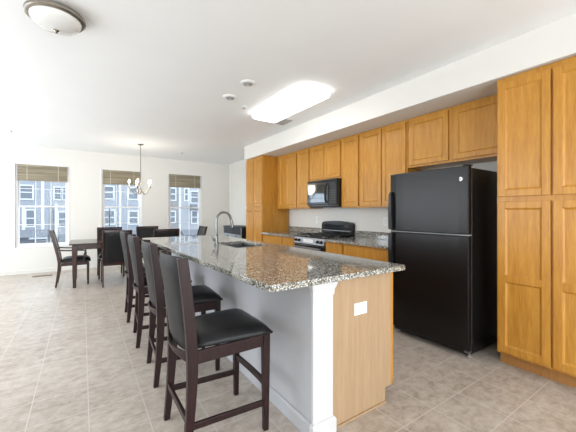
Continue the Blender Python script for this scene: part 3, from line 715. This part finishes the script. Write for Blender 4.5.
# ------------------------------------------------------------ sideboard by the far right corner
t = thing('sideboard', 'low black and silver sideboard against the right wall near the corner', 'sideboard', (3.10, 7.15, 0))
boxo('carcass', 'blackplastic', t, (0.02, 0.48, -0.55, 0.55, 0.06, 0.93), 0.004)
boxo('top', 'satin_black', t, (0, 0.485, -0.56, 0.56, 0.931, 0.955), 0.004)
for s in (-1, 1): boxo('door', 'satin_black', t, (0.0, 0.019, 0.006 if s > 0 else -0.52, 0.52 if s > 0 else -0.006, 0.77, 0.925), 0.003)
for k in range(2):
    dr = boxo('drawer', 'steel', t, (0.0, 0.019, -0.52 + k*0.526, -0.006+k*0.526, 0.62, 0.762), 0.003)
    bm = bmesh.new(); tube(bm, [(-0.001, -0.263+k*0.526, 0.72), (-0.02, -0.263+k*0.526, 0.72)], 0.016, 12); obj('knob', bm, 'blackplastic', dr, smooth=True)
boxo('lower_panel', 'satin_black', t, (0.0, 0.019, -0.52, 0.52, 0.08, 0.61), 0.003)
for s in (-1, 1):
    for x in (0.05, 0.44):
        bm = bmesh.new(); bar(bm, [(x, s*0.5, 0, 0.02, 0.02), (x, s*0.5, 0.059, 0.025, 0.025)]); obj('foot', bm, 'steel', t)
boxo('edge_trim', 'steel', t, (0.0, 0.019, -0.55, -0.525, 0.06, 0.93), 0.002)

# ------------------------------------------------------------ floor register
t = thing('floor_register', 'bronze slotted floor vent below the left window', 'vent', (-0.68, 8.02, 0))
boxo('frame', 'bronze', t, (-0.16, 0.16, -0.06, 0.06, 0.0005, 0.006), 0.002)
bm = bmesh.new()
for k in range(14): bx(bm, -0.14+k*0.0205, -0.13+k*0.0205, -0.045, 0.045, 0.006, 0.009)
obj('slats', bm, 'bronze', t)

# ------------------------------------------------------------ ceiling fixtures
t = thing('ceiling_light', 'large round flush ceiling light with nickel rim and frosted bowl', 'ceiling light', (-0.155, 2.715, CEIL))
bm = bmesh.new(); lathe(bm, [(0.10, -0.001), (0.15, -0.010), (0.172, -0.022), (0.178, -0.036), (0.176, -0.050), (0.166, -0.058), (0.152, -0.058), (0.152, -0.050), (0.10, -0.03), (0, -0.03)], seg=48); obj('rim', bm, 'nickel', t, smooth=True)
bm = bmesh.new(); lathe(bm, [(0.151*math.cos(a), -0.056-0.075*math.sin(a)) for a in [k*PI/24 for k in range(12)]] + [(0, -0.131)], seg=48); obj('glass_bowl', bm, 'bowl', t, smooth=True)
bm = bmesh.new(); lathe(bm, [(0, -0.128), (0.018, -0.130), (0.018, -0.136), (0.010, -0.142), (0.007, -0.150), (0, -0.154)], seg=20); obj('finial', bm, 'nickel', t, smooth=True)

t = thing('ceiling_light', 'lit rectangular fluorescent ceiling light over the kitchen aisle', 'ceiling light', (2.215, 3.32, CEIL))
bm = bmesh.new(); a, b, r = 0.205, 0.64, 0.07
def rr(a, b, r, k=6):
    return arc(a-r, b-r, r, 0, PI/2, k) + arc(-a+r, b-r, r, PI/2, PI, k) + arc(-a+r, -b+r, r, PI, 1.5*PI, k) + arc(a-r, -b+r, r, 1.5*PI, 2*PI, k)
rings = []
for o_, z in ((0.0, -0.012), (0.0, -0.05), (0.012, -0.068), (0.04, -0.08)):
    rings.append([bm.verts.new((x, y, z)) for x, y in rr(a-o_, b-o_, max(0.02, r-o_))])
for p, q in zip(rings, rings[1:]):
    for k in range(len(p)): bm.faces.new((p[k], p[(k+1)%len(p)], q[(k+1)%len(p)], q[k]))
bm.faces.new(rings[0]); bm.faces.new(rings[-1])
obj('diffuser', bm, 'diffuser', t, smooth=True)
bm = bmesh.new(); prism(bm, rr(a+0.004, b+0.004, r), -0.011, -0.0005); obj('housing', bm, 'white', t)

for (x, y, lab) in ((1.507, 3.035, 'recessed eyeball ceiling light nearer the camera of the pair'), (1.507, 3.527, 'recessed eyeball ceiling light farther from the camera of the pair')):
    t = thing('recessed_light', lab, 'ceiling light', (x, y, CEIL), 0, 'recessed lights over the island')
    bm = bmesh.new(); lathe(bm, [(0.052, -0.0005), (0.085, -0.0005), (0.085, -0.006), (0.078, -0.010), (0.055, -0.012), (0.052, -0.006)], seg=32); obj('trim_ring', bm, 'white', t, smooth=True)
    bm = bmesh.new(); lathe(bm, [(0, -0.002), (0.0515, -0.002), (0.051, -0.014), (0.042, -0.024), (0, -0.028)], seg=24); obj('eyeball', bm, 'grey', t, smooth=True)
    bm = bmesh.new(); lathe(bm, [(0, -0.0285), (0.022, -0.0285), (0.022, -0.033), (0, -0.034)], seg=20); obj('lamp', bm, 'spot', t, smooth=True)
for i, (x, y, lab) in enumerate(((1.797, 3.739, 'small white sprinkler head between recessed lights and fluorescent light'), (1.953, 7.40, 'tiny white ceiling sprinkler head near the right-hand window'), (-1.02, 7.05, 'tiny white ceiling sprinkler head above the left window'))):
    t = thing('sprinkler_head', lab, 'sprinkler', (x, y, CEIL), 0, 'ceiling sprinklers')
    bm = bmesh.new(); lathe(bm, [(0, -0.0005), (0.035, -0.0005), (0.033, -0.006), (0.012, -0.010), (0, -0.010)], seg=20); obj('escutcheon', bm, 'white', t, smooth=True)
    bm = bmesh.new(); lathe(bm, [(0, -0.0105), (0.008, -0.0105), (0.006, -0.025), (0.018, -0.027), (0.018, -0.030), (0, -0.030)], seg=16); obj('deflector', bm, 'steel', t, smooth=True)
t = thing('ceiling_vent', 'small louvred ceiling vent beside the soffit', 'vent', (2.62, 4.02, CEIL))
boxo('frame', 'white', t, (-0.09, 0.09, -0.16, 0.16, -0.006, -0.0005), 0.002)
bm = bmesh.new()
for k in range(7): bx(bm, -0.07, 0.07, -0.135+k*0.042, -0.115+k*0.042, -0.010, -0.006)
obj('louvres', bm, 'grey', t)

# ------------------------------------------------------------ chandelier
t = thing('chandelier', 'five-arm nickel chandelier with lit candle bulbs over the dining table', 'chandelier', (1.0, 6.98, CEIL))
bm = bmesh.new(); lathe(bm, [(0, -0.0005), (0.06, -0.0005), (0.058, -0.012), (0.03, -0.025), (0, -0.03)], seg=24); obj('canopy', bm, 'nickel', t, smooth=True)
bm = bmesh.new(); tube(bm, [(0, 0, -0.028), (0, 0, -0.78)], 0.007, 8); obj('stem', bm, 'nickel', t, smooth=True)
bm = bmesh.new(); lathe(bm, [(0, -0.775), (0.014, -0.78), (0.02, -0.83), (0.012, -0.88), (0.026, -0.95), (0.026, -0.99), (0.010, -1.02), (0.012, -1.04), (0, -1.05)], seg=20); obj('column', bm, 'nickel', t, smooth=True)
for k in range(5):
    an = 2*PI*k/5 + 0.55; ca, sa = math.cos(an), math.sin(an)
    bm = bmesh.new(); pts = []
    for q in range(13):
        u = q/12; rr_ = 0.02 + 0.19*u; z = -0.97 - 0.075*math.sin(PI*min(1, u*1.05)) + 0.11*max(0, u-0.35)**1.2
        pts.append((rr_*ca, rr_*sa, z))
    tube(bm, pts, 0.008, 8); arm = obj('arm', bm, 'nickel', t, smooth=True)
    x, y, z = pts[-1]
    bm = bmesh.new(); lathe(bm, [(0, z-0.006), (0.012, z-0.004), (0.030, z+0.012), (0.028, z+0.014), (0, z+0.008)], x, y, 16); obj('bobeche', bm, 'nickel', arm, smooth=True)
    bm = bmesh.new(); lathe(bm, [(0.010, z+0.010), (0.010, z+0.085), (0, z+0.085)], x, y, 12); obj('candle_sleeve', bm, 'white', arm, smooth=True)
    bm = bmesh.new(); lathe(bm, [(0, z+0.0855), (0.010, z+0.088), (0.021, z+0.112), (0.016, z+0.14), (0, z+0.168)], x, y, 12); obj('bulb', bm, 'bulb', arm, smooth=True)
lp = bpy.data.lights.new('chandelier_glow', 'POINT'); lp.energy = 14; lp.color = (1, 0.9, 0.75); lp.shadow_soft_size = 0.2
lo = bpy.data.objects.new('chandelier_glow', lp); C.objects.link(lo); lo.parent = t; lo.location = (0, 0, -0.72)
